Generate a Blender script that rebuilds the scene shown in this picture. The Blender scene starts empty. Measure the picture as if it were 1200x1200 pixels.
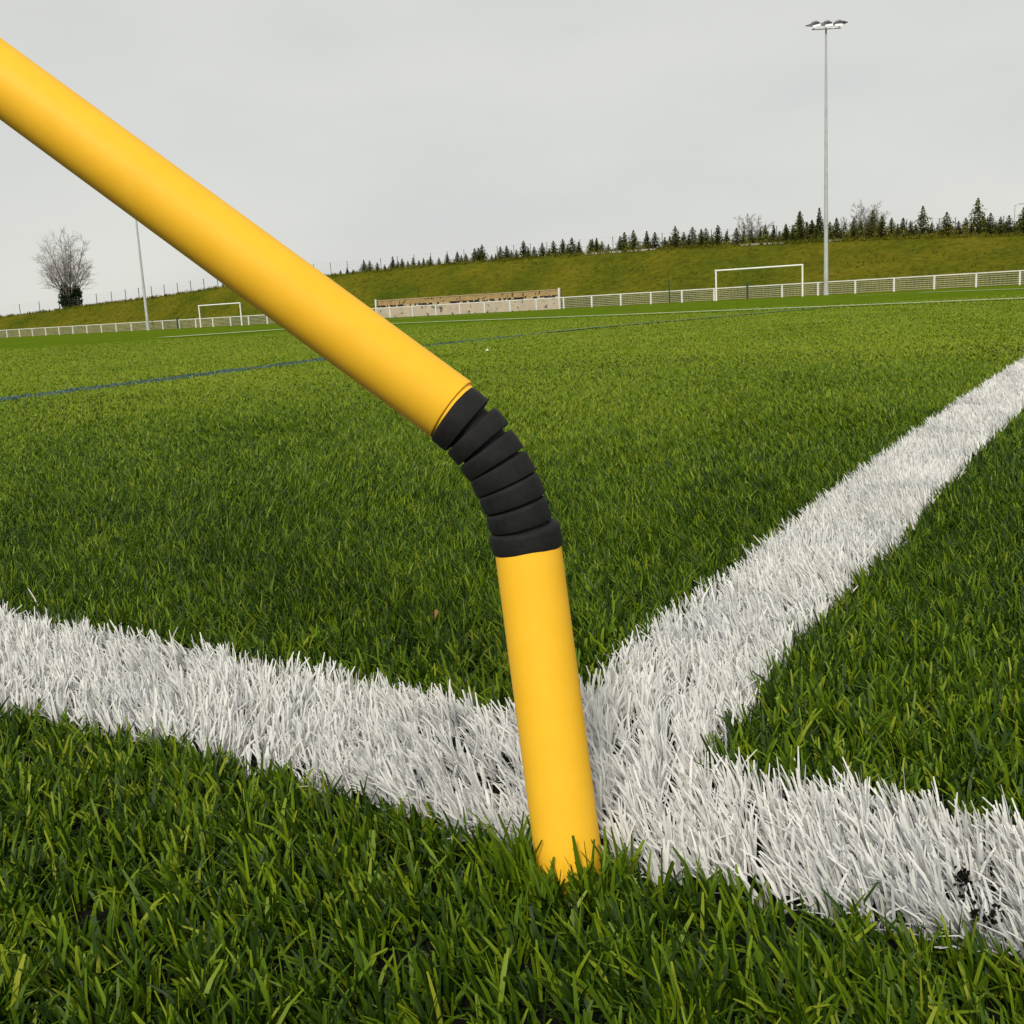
import bpy, bmesh, math, random
import numpy as np
from mathutils import Vector, Matrix

random.seed(7)
rng = np.random.default_rng(11)
PI = math.pi
sc = bpy.context.scene
C = sc.collection

# ------------------------------------------------------------------ camera
FPX = 1280.0                      # focal length in units of a 1200 px wide frame
PITCH = math.radians(10.53)
ROLL = math.radians(3.06)
CAM_H = 0.260
F = Vector((0, math.cos(PITCH), -math.sin(PITCH)))
U0 = Vector((0, math.sin(PITCH), math.cos(PITCH)))
R0 = Vector((1, 0, 0))
U = U0 * math.cos(ROLL) + R0 * math.sin(ROLL)
R = R0 * math.cos(ROLL) - U0 * math.sin(ROLL)
EYE = Vector((0, 0, CAM_H))

def ray(x, y):
    return R * ((x - 600) / FPX) + U * ((600 - y) / FPX) + F

def at(x, y, depth):
    return EYE + ray(x, y) * depth

def onground(x, y, z=0.0):
    d = ray(x, y)
    return EYE + d * ((z - CAM_H) / d.z)

cam_data = bpy.data.cameras.new('camera')
cam = bpy.data.objects.new('camera', cam_data)
C.objects.link(cam)
m3 = Matrix((R, U, -F)).transposed()
cam.matrix_world = Matrix.Translation(EYE) @ m3.to_4x4()
cam_data.sensor_width = 36.0
cam_data.lens = 36.0 * FPX / 1200.0
cam_data.clip_start = 0.01
cam_data.clip_end = 6000
sc.camera = cam

# ------------------------------------------------------------------ materials
def mat(name):
    m = bpy.data.materials.new(name)
    m.use_nodes = True
    nt = m.node_tree
    b = nt.nodes['Principled BSDF']
    return m, nt, b

def N(nt, typ, **kw):
    n = nt.nodes.new(typ)
    for k, v in kw.items():
        setattr(n, k, v)
    return n

def ramp(nt, stops):
    r = nt.nodes.new('ShaderNodeValToRGB')
    e = r.color_ramp.elements
    while len(e) < len(stops):
        e.new(0.5)
    for el, (p, c) in zip(e, stops):
        el.position = p
        el.color = (c[0], c[1], c[2], 1)
    return r

def noise(nt, scale, detail=4, rough=0.55, coord='Object'):
    tc = N(nt, 'ShaderNodeTexCoord')
    n = N(nt, 'ShaderNodeTexNoise')
    n.inputs['Scale'].default_value = scale
    n.inputs['Detail'].default_value = detail
    n.inputs['Roughness'].default_value = rough
    nt.links.new(tc.outputs[coord], n.inputs['Vector'])
    return n

def noise_mat(name, stops, scale, rough=0.8, bump=0.0, bump_scale=None, detail=5, spec=0.5, bump_dist=0.02):
    m, nt, b = mat(name)
    n = noise(nt, scale, detail)
    r = ramp(nt, stops)
    nt.links.new(n.outputs['Fac'], r.inputs['Fac'])
    nt.links.new(r.outputs['Color'], b.inputs['Base Color'])
    b.inputs['Roughness'].default_value = rough
    b.inputs['Specular IOR Level'].default_value = spec
    if bump:
        n2 = noise(nt, bump_scale or scale * 3, 6)
        bp = N(nt, 'ShaderNodeBump')
        bp.inputs['Strength'].default_value = bump
        bp.inputs['Distance'].default_value = bump_dist
        nt.links.new(n2.outputs['Fac'], bp.inputs['Height'])
        nt.links.new(bp.outputs['Normal'], b.inputs['Normal'])
    return m

def blade_mat(name, stops, trans_gain, trans=0.3, rough=0.5, spec=0.4):
    m, nt, b = mat(name)
    a = N(nt, 'ShaderNodeAttribute', attribute_name='tint')
    r = ramp(nt, stops)
    nt.links.new(a.outputs['Fac'], r.inputs['Fac'])
    nt.links.new(r.outputs['Color'], b.inputs['Base Color'])
    b.inputs['Roughness'].default_value = rough
    b.inputs['Specular IOR Level'].default_value = spec
    t = N(nt, 'ShaderNodeBsdfTranslucent')
    mx = N(nt, 'ShaderNodeMix', data_type='RGBA', blend_type='MULTIPLY')
    mx.inputs['Factor'].default_value = 1
    mx.inputs['B'].default_value = (*trans_gain, 1)
    nt.links.new(r.outputs['Color'], mx.inputs['A'])
    nt.links.new(mx.outputs['Result'], t.inputs['Color'])
    ms = N(nt, 'ShaderNodeMixShader')
    ms.inputs['Fac'].default_value = trans
    nt.links.new(b.outputs['BSDF'], ms.inputs[1])
    nt.links.new(t.outputs['BSDF'], ms.inputs[2])
    nt.links.new(ms.outputs['Shader'], nt.nodes['Material Output'].inputs['Surface'])
    return m

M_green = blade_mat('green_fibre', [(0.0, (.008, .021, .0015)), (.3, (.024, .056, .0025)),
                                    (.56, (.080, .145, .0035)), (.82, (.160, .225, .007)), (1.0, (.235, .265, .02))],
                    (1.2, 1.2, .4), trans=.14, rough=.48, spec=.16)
M_white = blade_mat('white_fibre', [(0, (.34, .35, .37)), (.3, (.60, .60, .585)), (1, (.75, .735, .685))],
                    (1, 1, 1), trans=.12, rough=.5, spec=.25)
M_blue = blade_mat('blue_fibre', [(0, (.035, .085, .06)), (.5, (.045, .10, .12)), (1, (.06, .125, .19))],
                   (1, 1, 1), trans=.25)
M_infill = noise_mat('infill', [(0.3, (.004, .005, .003)), (.7, (.013, .014, .010))], 400, rough=.9, bump=.8, bump_scale=500, bump_dist=.002, spec=.03)

# ------------------------------------------------------------------ object helpers
def link(o, parent=None):
    C.objects.link(o)
    if parent is not None:
        o.parent = parent
    return o

def tag(o, label=None, cat=None, group=None, kind=None):
    if label: o['label'] = label
    if cat: o['category'] = cat
    if group: o['group'] = group
    if kind: o['kind'] = kind
    return o

def thing(name, loc, label, cat, group=None, rotz=0.0):
    o = bpy.data.objects.new(name, None)
    o.empty_display_size = .1
    o.location = loc
    o.rotation_euler = (0, 0, rotz)
    C.objects.link(o)
    return tag(o, label, cat, group)

class MB:
    """collects simple shapes into one mesh"""
    def __init__(s):
        s.v, s.f = [], []
    def add(s, vs, fs):
        n = len(s.v)
        s.v += [tuple(v) for v in vs]
        s.f += [tuple(i + n for i in f) for f in fs]
    def box(s, c, d, axes=None):
        c = Vector(c)
        ax = axes or (Vector((1, 0, 0)), Vector((0, 1, 0)), Vector((0, 0, 1)))
        vs = []
        for k in range(8):
            sx, sy, sz = (k & 1) * 2 - 1, ((k >> 1) & 1) * 2 - 1, ((k >> 2) & 1) * 2 - 1
            vs.append(c + ax[0] * (sx * d[0] / 2) + ax[1] * (sy * d[1] / 2) + ax[2] * (sz * d[2] / 2))
        s.add(vs, [(0, 2, 3, 1), (4, 5, 7, 6), (0, 1, 5, 4), (2, 6, 7, 3), (0, 4, 6, 2), (1, 3, 7, 5)])
    def tube(s, pts, rads, n=12, caps=True):
        pts = [Vector(p) for p in pts]
        rings = []
        prev = None
        for i, p in enumerate(pts):
            t = (pts[min(i + 1, len(pts) - 1)] - pts[max(i - 1, 0)]).normalized()
            if prev is None:
                a = Vector((0, 0, 1)) if abs(t.z) < .9 else Vector((1, 0, 0))
                u = t.cross(a).normalized()
            else:
                u = (prev - t * prev.dot(t)).normalized()
            prev = u
            w = t.cross(u)
            r = rads[i] if hasattr(rads, '__len__') else rads
            rings.append([p + (u * math.cos(2 * PI * k / n) + w * math.sin(2 * PI * k / n)) * r for k in range(n)])
        base = len(s.v)
        for rg in rings:
            s.v += [tuple(v) for v in rg]
        for i in range(len(rings) - 1):
            for k in range(n):
                a, b = base + i * n + k, base + i * n + (k + 1) % n
                s.f.append((a, b, b + n, a + n))
        if caps:
            s.f.append(tuple(base + k for k in reversed(range(n))))
            s.f.append(tuple(base + (len(rings) - 1) * n + k for k in range(n)))
    def build(s, name, material, parent=None, smooth=False, angle=None):
        me = bpy.data.meshes.new(name)
        me.from_pydata(s.v, [], s.f)
        me.update()
        me.materials.append(material)
        if smooth:
            me.polygons.foreach_set('use_smooth', [True] * len(me.polygons))
            if angle:
                me.set_sharp_from_angle(angle=angle)
        return link(bpy.data.objects.new(name, me), parent)

# ------------------------------------------------------------------ light and sky
SUN_EL, SUN_AZ = math.radians(41), math.radians(-168)     # azimuth from +Y towards +X: behind the camera, to the left
sd = Vector((math.sin(SUN_AZ) * math.cos(SUN_EL), math.cos(SUN_AZ) * math.cos(SUN_EL), math.sin(SUN_EL)))
sun_data = bpy.data.lights.new('sun', 'SUN')
sun_data.energy = 2.8
sun_data.angle = math.radians(12)
sun_data.color = (1, .95, .86)
sun = bpy.data.objects.new('sun', sun_data)
C.objects.link(sun)
sun.rotation_euler = (-sd).to_track_quat('-Z', 'Y').to_euler()

world = bpy.data.worlds.new('World')
sc.world = world
world.use_nodes = True
wt = world.node_tree
bg = wt.nodes['Background']
bg.inputs['Strength'].default_value = 0.1
sky = N(wt, 'ShaderNodeTexSky')
sky.sky_type = 'NISHITA'
sky.sun_disc = False
sky.sun_elevation = SUN_EL
sky.sun_rotation = SUN_AZ
tc = N(wt, 'ShaderNodeTexCoord')
mp = N(wt, 'ShaderNodeMapping')
mp.inputs['Scale'].default_value = (1.0, 1.0, 3.2)
wt.links.new(tc.outputs['Generated'], mp.inputs['Vector'])
nz = N(wt, 'ShaderNodeTexNoise')
nz.inputs['Scale'].default_value = 2.6
nz.inputs['Detail'].default_value = 5
nz.inputs['Roughness'].default_value = .5
wt.links.new(mp.outputs['Vector'], nz.inputs['Vector'])
cr = ramp(wt, [(.3, (6.5, 6.55, 6.5)), (.5, (7.0, 7.05, 6.75)), (.7, (7.5, 7.5, 7.0))])
wt.links.new(nz.outputs['Fac'], cr.inputs['Fac'])
sep = N(wt, 'ShaderNodeSeparateXYZ')
wt.links.new(tc.outputs['Generated'], sep.inputs['Vector'])
mr = N(wt, 'ShaderNodeMapRange', interpolation_type='SMOOTHSTEP')
mr.inputs['From Min'].default_value = .25
mr.inputs['From Max'].default_value = .95
mr.inputs['To Min'].default_value = 1.0
mr.inputs['To Max'].default_value = 1.1
wt.links.new(sep.outputs['Z'], mr.inputs['Value'])
mul = N(wt, 'ShaderNodeVectorMath', operation='SCALE')
wt.links.new(cr.outputs['Color'], mul.inputs[0])
wt.links.new(mr.outputs['Result'], mul.inputs['Scale'])
mixw = N(wt, 'ShaderNodeMix', data_type='RGBA')
mixw.inputs['Factor'].default_value = .95                     # cloud cover
wt.links.new(sky.outputs['Color'], mixw.inputs['A'])
wt.links.new(mul.outputs['Vector'], mixw.inputs['B'])
wt.links.new(mixw.outputs['Result'], bg.inputs['Color'])

vs = sc.view_settings
vs.view_transform = 'Standard'
vs.look = 'None'
vs.exposure = 0
vs.gamma = 1
vs.use_curve_mapping = False

# ------------------------------------------------------------------ ground and turf sheets
# far fence line (runs across the end of the pitch)
FA = at(1195, 334, 82.8); FA.z = 0
FB = at(23, 398.6, 155); FB.z = 0
FD = (FB - FA).normalized()                  # towards the left
FN = Vector((-FD.y, FD.x, 0))
if FN.y < 0: FN = -FN                         # away from the camera

def fence_depth(x):
    """depth along the optical axis of the fence line at frame column x"""
    d = ray(x, 360)
    # intersect (d.x,d.y)*s with FA + FD*t
    det = d.x * (-FD.y) - d.y * (-FD.x)
    s = (FA.x * (-FD.y) - FA.y * (-FD.x)) / det
    return s

mb = MB()
mb.add([(-1500, -600, -.05), (1500, -600, -.05), (1500, 2500, -.05), (-1500, 2500, -.05)], [(0, 1, 2, 3)])
M_meadow = noise_mat('meadow', [(.3, (.05, .06, .01)), (.7, (.09, .09, .015))], .6)
tag(mb.build('ground', M_meadow), 'dull green open ground around and beyond the pitch', 'ground', kind='structure')

# the artificial turf: dark infill near the camera, fibres merging into green cover with distance
mt, nt, b = mat('far_turf')
geo = N(nt, 'ShaderNodeNewGeometry')
n1 = noise(nt, .35, 5)
n2 = noise(nt, 1.3, 6, .75)
n3 = noise(nt, 9.0, 5, .8)
r1 = ramp(nt, [(.3, (.085, .138, .008)), (.7, (.112, .165, .010))])
r2 = ramp(nt, [(.38, (.72, .76, .7)), (.62, (1.18, 1.14, 1.2))])
r3 = ramp(nt, [(.38, (.6, .62, .6)), (.62, (1.32, 1.3, 1.3))])
nt.links.new(n1.outputs['Fac'], r1.inputs['Fac'])
nt.links.new(n2.outputs['Fac'], r2.inputs['Fac'])
nt.links.new(n3.outputs['Fac'], r3.inputs['Fac'])
mxa = N(nt, 'ShaderNodeMix', data_type='RGBA', blend_type='MULTIPLY'); mxa.inputs['Factor'].default_value = 1
mxb = N(nt, 'ShaderNodeMix', data_type='RGBA', blend_type='MULTIPLY'); mxb.inputs['Factor'].default_value = 1
nt.links.new(r1.outputs['Color'], mxa.inputs['A']); nt.links.new(r2.outputs['Color'], mxa.inputs['B'])
nt.links.new(mxa.outputs['Result'], mxb.inputs['A']); nt.links.new(r3.outputs['Color'], mxb.inputs['B'])
nt.links.new(mxb.outputs['Result'], b.inputs['Base Color'])
b.inputs['Roughness'].default_value = .8
b.inputs['Specular IOR Level'].default_value = 0
bp = N(nt, 'ShaderNodeBump'); bp.inputs['Strength'].default_value = .6; bp.inputs['Distance'].default_value = .02
nt.links.new(n3.outputs['Fac'], bp.inputs['Height']); nt.links.new(bp.outputs['Normal'], b.inputs['Normal'])
M_turf = mt

mb = MB()
p0 = FA - FD * 75 - FN * 1.2; p1 = FA + FD * 210 - FN * 1.2
p2 = p1 - FN * 150; p3 = p0 - FN * 150
mb.add([(p0.x, p0.y, 0), (p1.x, p1.y, 0), (p2.x, p2.y, 0), (p3.x, p3.y, 0)], [(0, 1, 2, 3)])
tag(mb.build('turf', M_turf), 'green artificial turf pitch stretching away to the white railing', 'pitch', kind='structure')

RFAR = 26.0
mb = MB()
n = 96
ring = []
for k in range(n):
    a = 2 * PI * k / n
    r = 5.0 * (1 + .06 * math.sin(5 * a) + .05 * math.sin(11 * a + 1))
    ring.append((r * math.sin(a), r * math.cos(a), .004))
mb.add([(0, 0, .004)] + ring, [(0, 1 + (k + 1) % n, 1 + k) for k in range(n)])
tag(mb.build('soil', M_infill), 'dark rubber crumb infill lying between the turf fibres', 'infill', kind='structure')

# ------------------------------------------------------------------ turf fibres
EZ = .014
def gpoly(pts, z=EZ):
    out = []
    for x, y in pts:
        p = onground(x, y, z)
        out.append((p.x, p.y))
    return out

upA_L = gpoly([(0, 718), (200, 752), (400, 796), (600, 832), (690, 850)], .016)
upA_R = gpoly([(740, 872), (830, 890), (1000, 924), (1100, 944), (1200, 964)], .016)
loA = gpoly([(0, 830), (200, 870), (400, 932), (620, 996), (740, 1018), (840, 1036), (1000, 1070), (1200, 1124)], .012)
def ext(p, q, d):                              # from p through q, d metres past q
    v = np.array(q) - np.array(p); v = v / np.linalg.norm(v)
    return tuple(np.array(q) + v * d)
upA = [ext(upA_L[2], upA_L[0], 1.6)] + upA_L + upA_R
upA.append(ext(upA_R[1], upA_R[-1], 1.2))
lo = [ext(loA[2], loA[0], 1.6)] + loA
lo.append(ext(loA[4], loA[-1], 1.2))
polyA = np.array(upA + lo[::-1])
leB = gpoly([(655, 880), (690, 806), (760, 745), (830, 698), (930, 617), (1000, 566), (1060, 518), (1130, 469), (1200, 422)], .014)
riB = gpoly([(770, 925), (835, 888), (882, 838), (905, 795), (960, 726), (1000, 688), (1050, 641), (1085, 597), (1130, 546), (1200, 476)], .012)
dB = np.array(leB[-1]) - np.array(leB[2]); dB /= np.linalg.norm(dB)
leB.append(tuple(np.array(leB[-1]) + dB * 24)); riB.append(tuple(np.array(riB[-1]) + dB * 24))
polyB = np.array(leB + riB[::-1])

# blue line: centre line on the ground
blue_c = np.array(gpoly([(-160, 488), (0, 467), (375, 420.5), (500, 404), (700, 383), (800, 374.5), (930, 363)], .012))

def inpoly(pts, poly):
    x, y = pts[:, 0], pts[:, 1]
    inside = np.zeros(len(x), bool)
    j = len(poly) - 1
    for i in range(len(poly)):
        xi, yi = poly[i]; xj, yj = poly[j]
        c = ((yi > y) != (yj > y)) & (x < (xj - xi) * (y - yi) / (yj - yi + 1e-12) + xi)
        inside ^= c
        j = i
    return inside

def distline(pts, line):
    d = np.full(len(pts), 1e9)
    for a, b in zip(line[:-1], line[1:]):
        ab = b - a
        t = np.clip(((pts - a) @ ab) / (ab @ ab), 0, 1)
        q = a + t[:, None] * ab
        d = np.minimum(d, np.linalg.norm(pts - q, axis=1))
    return d

def wob(p, k, seed):
    """smooth pseudo noise in -1..1"""
    r = np.random.default_rng(seed)
    s = np.zeros(len(p))
    for q in range(7):
        a = r.uniform(0, 2 * PI); f = k * r.uniform(.6, 1.8)
        s += np.sin((p[:, 0] * math.cos(a) + p[:, 1] * math.sin(a)) * f + r.uniform(0, 6.28))
    return s / 3.2

def blades(pos, L, W, face, ldir, a0, a1, nseg):
    """ribbons: pos (n,2), length, width, facing, lean direction, start angle and bend"""
    n = len(pos)
    wx, wy = np.cos(face), np.sin(face)
    cx, cy, cz = pos[:, 0].copy(), pos[:, 1].copy(), np.full(n, .002)
    prof = {3: [.75, 1.0, .95, .5], 2: [.8, 1.0, .3], 1: [1.0, .5]}[nseg]
    V = np.zeros((n, 2 * (nseg + 1), 3), np.float32)
    for i in range(nseg + 1):
        hw = W * prof[i] / 2
        V[:, 2 * i] = np.stack([cx - wx * hw, cy - wy * hw, cz], 1)
        V[:, 2 * i + 1] = np.stack([cx + wx * hw, cy + wy * hw, cz], 1)
        if i < nseg:
            a = a0 + a1 * (i + .5) / nseg
            st = L / nseg
            cx = cx + np.cos(ldir) * np.sin(a) * st
            cy = cy + np.sin(ldir) * np.sin(a) * st
            cz = cz + np.cos(a) * st
    return V

def blade_object(name, chunks, material):
    """chunks: list of (V, tint) -> one mesh"""
    verts, quads, tints = [], [], []
    off = 0
    for V, t in chunks:
        n, k, _ = V.shape
        verts.append(V.reshape(-1, 3))
        base = (np.arange(n) * k + off)[:, None]
        for i in range(k // 2 - 1):
            quads.append(base + np.array([[2 * i, 2 * i + 1, 2 * i + 3, 2 * i + 2]]))
        tints.append(np.repeat(t, k))
        off += n * k
    v = np.concatenate(verts).astype(np.float32)
    q = np.concatenate(quads).astype(np.int32)
    t = np.concatenate(tints).astype(np.float32)
    me = bpy.data.meshes.new(name)
    me.vertices.add(len(v)); me.vertices.foreach_set('co', v.ravel())
    me.loops.add(q.size); me.loops.foreach_set('vertex_index', q.ravel())
    me.polygons.add(len(q))
    me.polygons.foreach_set('loop_start', np.arange(0, q.size, 4, dtype=np.int32))
    me.polygons.foreach_set('loop_total', np.full(len(q), 4, np.int32))
    me.polygons.foreach_set('use_smooth', np.ones(len(q), bool))
    at_ = me.attributes.new('tint', 'FLOAT', 'POINT')
    at_.data.foreach_set('value', t)
    me.update(calc_edges=True)
    me.materials.append(material)
    return link(bpy.data.objects.new(name, me))

POLE_BASE = onground(668, 1018, .012)
def scatter(n_tuft_density, per, x0, x1, y0, y1, spread, keep=None):
    n = int(n_tuft_density * (x1 - x0) * (y1 - y0))
    t = np.stack([rng.uniform(x0, x1, n), rng.uniform(y0, y1, n)], 1)
    if keep is not None:
        t = t[keep(t)]
    p = np.repeat(t, per, axis=0)
    ang = rng.uniform(0, 2 * PI, len(p)); rad = spread * np.sqrt(rng.uniform(0, 1, len(p)))
    off = np.stack([np.cos(ang) * rad, np.sin(ang) * rad], 1)
    return p + off, ang

def radial(dens0, r_in, r_out, half, power):
    """points in a sector, density dens0 at r_in falling as r^-power; returns points, radius"""
    nb = 60
    edges = np.geomspace(r_in, r_out, nb + 1)
    out = []
    for a, b in zip(edges[:-1], edges[1:]):
        area = half * (b * b - a * a)
        n = int(dens0 * (r_in / math.sqrt(a * b)) ** power * area)
        r = np.sqrt(rng.uniform(a * a, b * b, n)); th = rng.uniform(-half, half, n)
        out.append(np.stack([r * np.sin(th), r * np.cos(th)], 1))
    return np.concatenate(out)

R1 = 1.25
green, whiteA, whiteB, blue = [], [], [], []

def classify(p):
    j = p + np.stack([wob(p, 260, 3), wob(p, 260, 4)], 1) * .0025 + rng.normal(0, .0016, p.shape)
    a = inpoly(j, polyA)
    bb = inpoly(j, polyB) & ~a
    db = distline(p, blue_c)
    far_ = np.clip((np.hypot(p[:, 0], p[:, 1]) - 7) / 6, 0, 1)
    bl = (db < .112 - .074 * far_ + .008 * wob(p, 9, 5)) & ~a & ~bb & (rng.uniform(0, 1, len(p)) < .8)
    return a, bb, bl

def greens(p, ang, wscale, nseg):
    n = len(p)
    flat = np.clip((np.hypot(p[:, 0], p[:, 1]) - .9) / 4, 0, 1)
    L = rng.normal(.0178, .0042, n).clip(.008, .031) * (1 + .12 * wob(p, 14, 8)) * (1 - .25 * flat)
    W = rng.normal(.00165, .00035, n).clip(.0009, .0028) * wscale
    face = rng.uniform(0, PI, n)
    comb = 1.9 + .9 * wob(p, 6, 21)
    ux = np.cos(ang) * .8 + np.cos(comb) * .55 + rng.normal(0, .4, n)
    uy = np.sin(ang) * .8 + np.sin(comb) * .55 + rng.normal(0, .4, n)
    ld = np.arctan2(uy, ux)
    a0 = np.abs(rng.normal(.20, .20, n)) + .35 * flat; a1 = np.abs(rng.normal(.68, .45, n)).clip(0, 1.9)
    wild = rng.uniform(0, 1, n) < .10
    a0[wild] += rng.uniform(.3, 1.0, wild.sum())
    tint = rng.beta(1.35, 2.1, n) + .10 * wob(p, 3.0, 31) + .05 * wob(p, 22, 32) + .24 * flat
    tint = tint + flat * .6 * (.92 - tint)          # one far fibre stands for many: less spread, brightened to paint in lit tips
    return blades(p, L, W, face, ld, a0, a1, nseg), np.clip(tint, 0, 1)

def whites(p, ang, wscale, nseg, comb0):
    n = len(p)
    L = rng.normal(.0225, .0036, n).clip(.010, .031)
    W = rng.normal(.00135, .0003, n).clip(.0007, .0023) * wscale
    face = rng.uniform(0, PI, n)
    comb = comb0 + .6 * wob(p, 18, 41)
    ux = np.cos(ang) * .45 + np.cos(comb) * .8 + rng.normal(0, .3, n)
    uy = np.sin(ang) * .45 + np.sin(comb) * .8 + rng.normal(0, .3, n)
    ld = np.arctan2(uy, ux)
    a0 = np.abs(rng.normal(.12, .14, n)); a1 = np.abs(rng.normal(.72, .45, n)).clip(0, 2.0)
    wild = rng.uniform(0, 1, n) < .09
    a0[wild] += rng.uniform(.3, 1.0, wild.sum())
    tint = np.clip(rng.beta(2.2, 1.7, n) + .12 * wob(p, 30, 43), 0, 1)
    return blades(p, L, W, face, ld, a0, a1, nseg), tint

def clear_pole(p):
    return np.hypot(p[:, 0] - POLE_BASE.x, p[:, 1] - POLE_BASE.y) > .0165

# --- near field, tufted
per = 9
p, ang = scatter(15500, per, -1.25, 1.25, .06, R1 + .1, .0032,
                 keep=lambda t: np.hypot(t[:, 0], t[:, 1]) < R1)
a, bb, bl = classify(p)
ok = clear_pole(p)
g = ~(a | bb | bl) & ok
r_ = np.hypot(p[:, 0], p[:, 1])
fine = g & (r_ < .85); coarse = g & (r_ >= .85)
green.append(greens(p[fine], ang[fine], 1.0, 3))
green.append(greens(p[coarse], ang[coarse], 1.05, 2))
nc = 420
th = rng.uniform(0, 2 * PI, nc); rr = rng.uniform(.0165, .031, nc)
pc = np.stack([POLE_BASE.x + np.cos(th) * rr, POLE_BASE.y + np.sin(th) * rr], 1)
ca, cb, cc = classify(pc)
pc = pc[~(ca | cb)]
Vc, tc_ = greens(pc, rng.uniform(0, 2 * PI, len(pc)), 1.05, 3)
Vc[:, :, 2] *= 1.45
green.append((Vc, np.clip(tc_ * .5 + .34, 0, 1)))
# white fibres stand denser than the green
p, ang = scatter(13500, 10, -1.25, 1.25, .2, R1 + .1, .0032,
                 keep=lambda t: (np.hypot(t[:, 0], t[:, 1]) < R1) & (inpoly(t, polyA) | inpoly(t, polyB)))
a, bb, bl = classify(p)
ok = clear_pole(p)
whiteA.append(whites(p[a & ok], ang[a & ok], 1.0, 3, 2.2))
whiteB.append(whites(p[bb & ok], ang[bb & ok], 1.0, 3, 2.0))

# --- middle distance: fewer and broader fibres
p = radial(105000, R1, RFAR, .80, 1.75)
side_p = radial(80000, R1, 3.2, 1.5, 1.75)                  # the strips beside the camera, outside the frame
p = np.concatenate([p, side_p[np.abs(np.arctan2(side_p[:, 0], side_p[:, 1])) > .80]])
ang = rng.uniform(0, 2 * PI, len(p))
p = p[rng.uniform(0, 1, len(p)) < np.clip((RFAR - np.hypot(p[:, 0], p[:, 1]) * (1 + .12 * wob(p, 1.5, 77))) / 17, 0, 1)]
ang = rng.uniform(0, 2 * PI, len(p))
a, bb, bl = classify(p)
r_ = np.hypot(p[:, 0], p[:, 1])
ws = (r_ / R1) ** .85
g = ~(a | bb | bl)
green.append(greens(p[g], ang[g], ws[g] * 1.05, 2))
whiteA.append(whites(p[a], ang[a], ws[a] * 1.3, 2, 2.2))
gap = (wob(p, 300, 93) < -.85)
m = bb & ~gap
whiteB.append(whites(p[m], ang[m], ws[m] * 1.3, 2, 2.0))
sel = np.repeat(np.where(bb | a)[0], 1)
pj = p[sel] + rng.normal(0, .004, (len(sel), 2))
aj, bj, _ = classify(pj)
bj = bj & ~gap[sel]
whiteB.append(whites(pj[bj], ang[sel][bj], ws[sel][bj] * 1.3, 2, 2.0))
Vb, tb = greens(p[bl], ang[bl], ws[bl] * 1.1, 2)
blue.append((Vb, np.clip(rng.uniform(0, 1, bl.sum()), 0, 1)))

q = onground(49, 726, .0)
whiteA.append((blades(np.array([[q.x, q.y]]), np.array([.030]), np.array([.0012]), np.array([.4]), np.array([2.9]), np.array([.1]), np.array([.5]), 3), np.array([.9])))
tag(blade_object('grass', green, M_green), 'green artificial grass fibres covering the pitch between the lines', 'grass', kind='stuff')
tag(blade_object('white_grass', whiteA, M_white), 'broad band of white grass fibres crossing the frame behind the yellow pole', 'white line', kind='stuff')
tag(blade_object('white_grass', whiteB, M_white), 'band of white grass fibres running away to the right edge from the yellow pole', 'white line', kind='stuff')
tag(blade_object('blue_grass', blue, M_blue), 'narrow line of blue grass fibres slanting across the left of the pitch', 'blue line', kind='stuff')

# ------------------------------------------------------------------ bendable corner pole
M_yellow, nt, b = mat('yellow_plastic')
nn = noise(nt, 60, 4)
rr = ramp(nt, [(.3, (.90, .49, .022)), (.7, (.93, .52, .030))])
nt.links.new(nn.outputs['Fac'], rr.inputs['Fac']); nt.links.new(rr.outputs['Color'], b.inputs['Base Color'])
b.inputs['Roughness'].default_value = .55
b.inputs['Specular IOR Level'].default_value = .22
nb = noise(nt, 900, 3)
bp = N(nt, 'ShaderNodeBump'); bp.inputs['Strength'].default_value = .06; bp.inputs['Distance'].default_value = .0005
nt.links.new(nb.outputs['Fac'], bp.inputs['Height']); nt.links.new(bp.outputs['Normal'], b.inputs['Normal'])
M_rubber = noise_mat('black_rubber', [(.3, (.009, .009, .0095)), (.72, (.016, .016, .017))], 180, rough=.75, bump=.35, bump_scale=700, bump_dist=.0006, spec=.2)

DP = .489                                     # distance of the pole from the camera along the view
PX = DP / FPX                                 # metres per frame pixel there
pole = thing('corner_pole', (POLE_BASE.x, POLE_BASE.y, 0), 'yellow corner pole bent over at a black ribbed rubber joint, standing in the turf', 'corner pole')
inv = Matrix.Translation(-Vector((POLE_BASE.x, POLE_BASE.y, 0)))
def pp(x, y, d=DP):
    return inv @ at(x, y, d)
lo_t, lo_b = pp(617.6, 634), pp(671, 1040)
mb = MB()
ext_b = lo_b + (lo_b - lo_t).normalized() * .02
mb.tube([ext_b, lo_b, lo_t], 39.3 * PX, 64)
mb.build('lower_tube', M_yellow, pole, smooth=True, angle=.6)
# upper tube: a hollow end at the joint and a closed far end outside the frame
up_a = pp(529, 480.2); up_b = pp(0, 92, DP * 1.035)
ud = (up_b - up_a).normalized()
up_end = up_a + ud * 1.15
mb = MB()
rt = 40.2 * PX
mb.tube([up_a + ud * .004, up_a, up_a, up_a + ud * .0006, up_end - ud * .004, up_end], [rt * .93, rt * .93, rt * .985, rt, rt, rt * .9], 64)
mb.build('upper_tube', M_yellow, pole, smooth=True, angle=.6)
# inner yellow sleeve seen just before the first rib
mb = MB()
mb.tube([up_a + ud * .01, pp(532.5, 483.5)], 37.0 * PX, 48)
mb.build('sleeve', M_yellow, pole, smooth=True, angle=.6)

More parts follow.
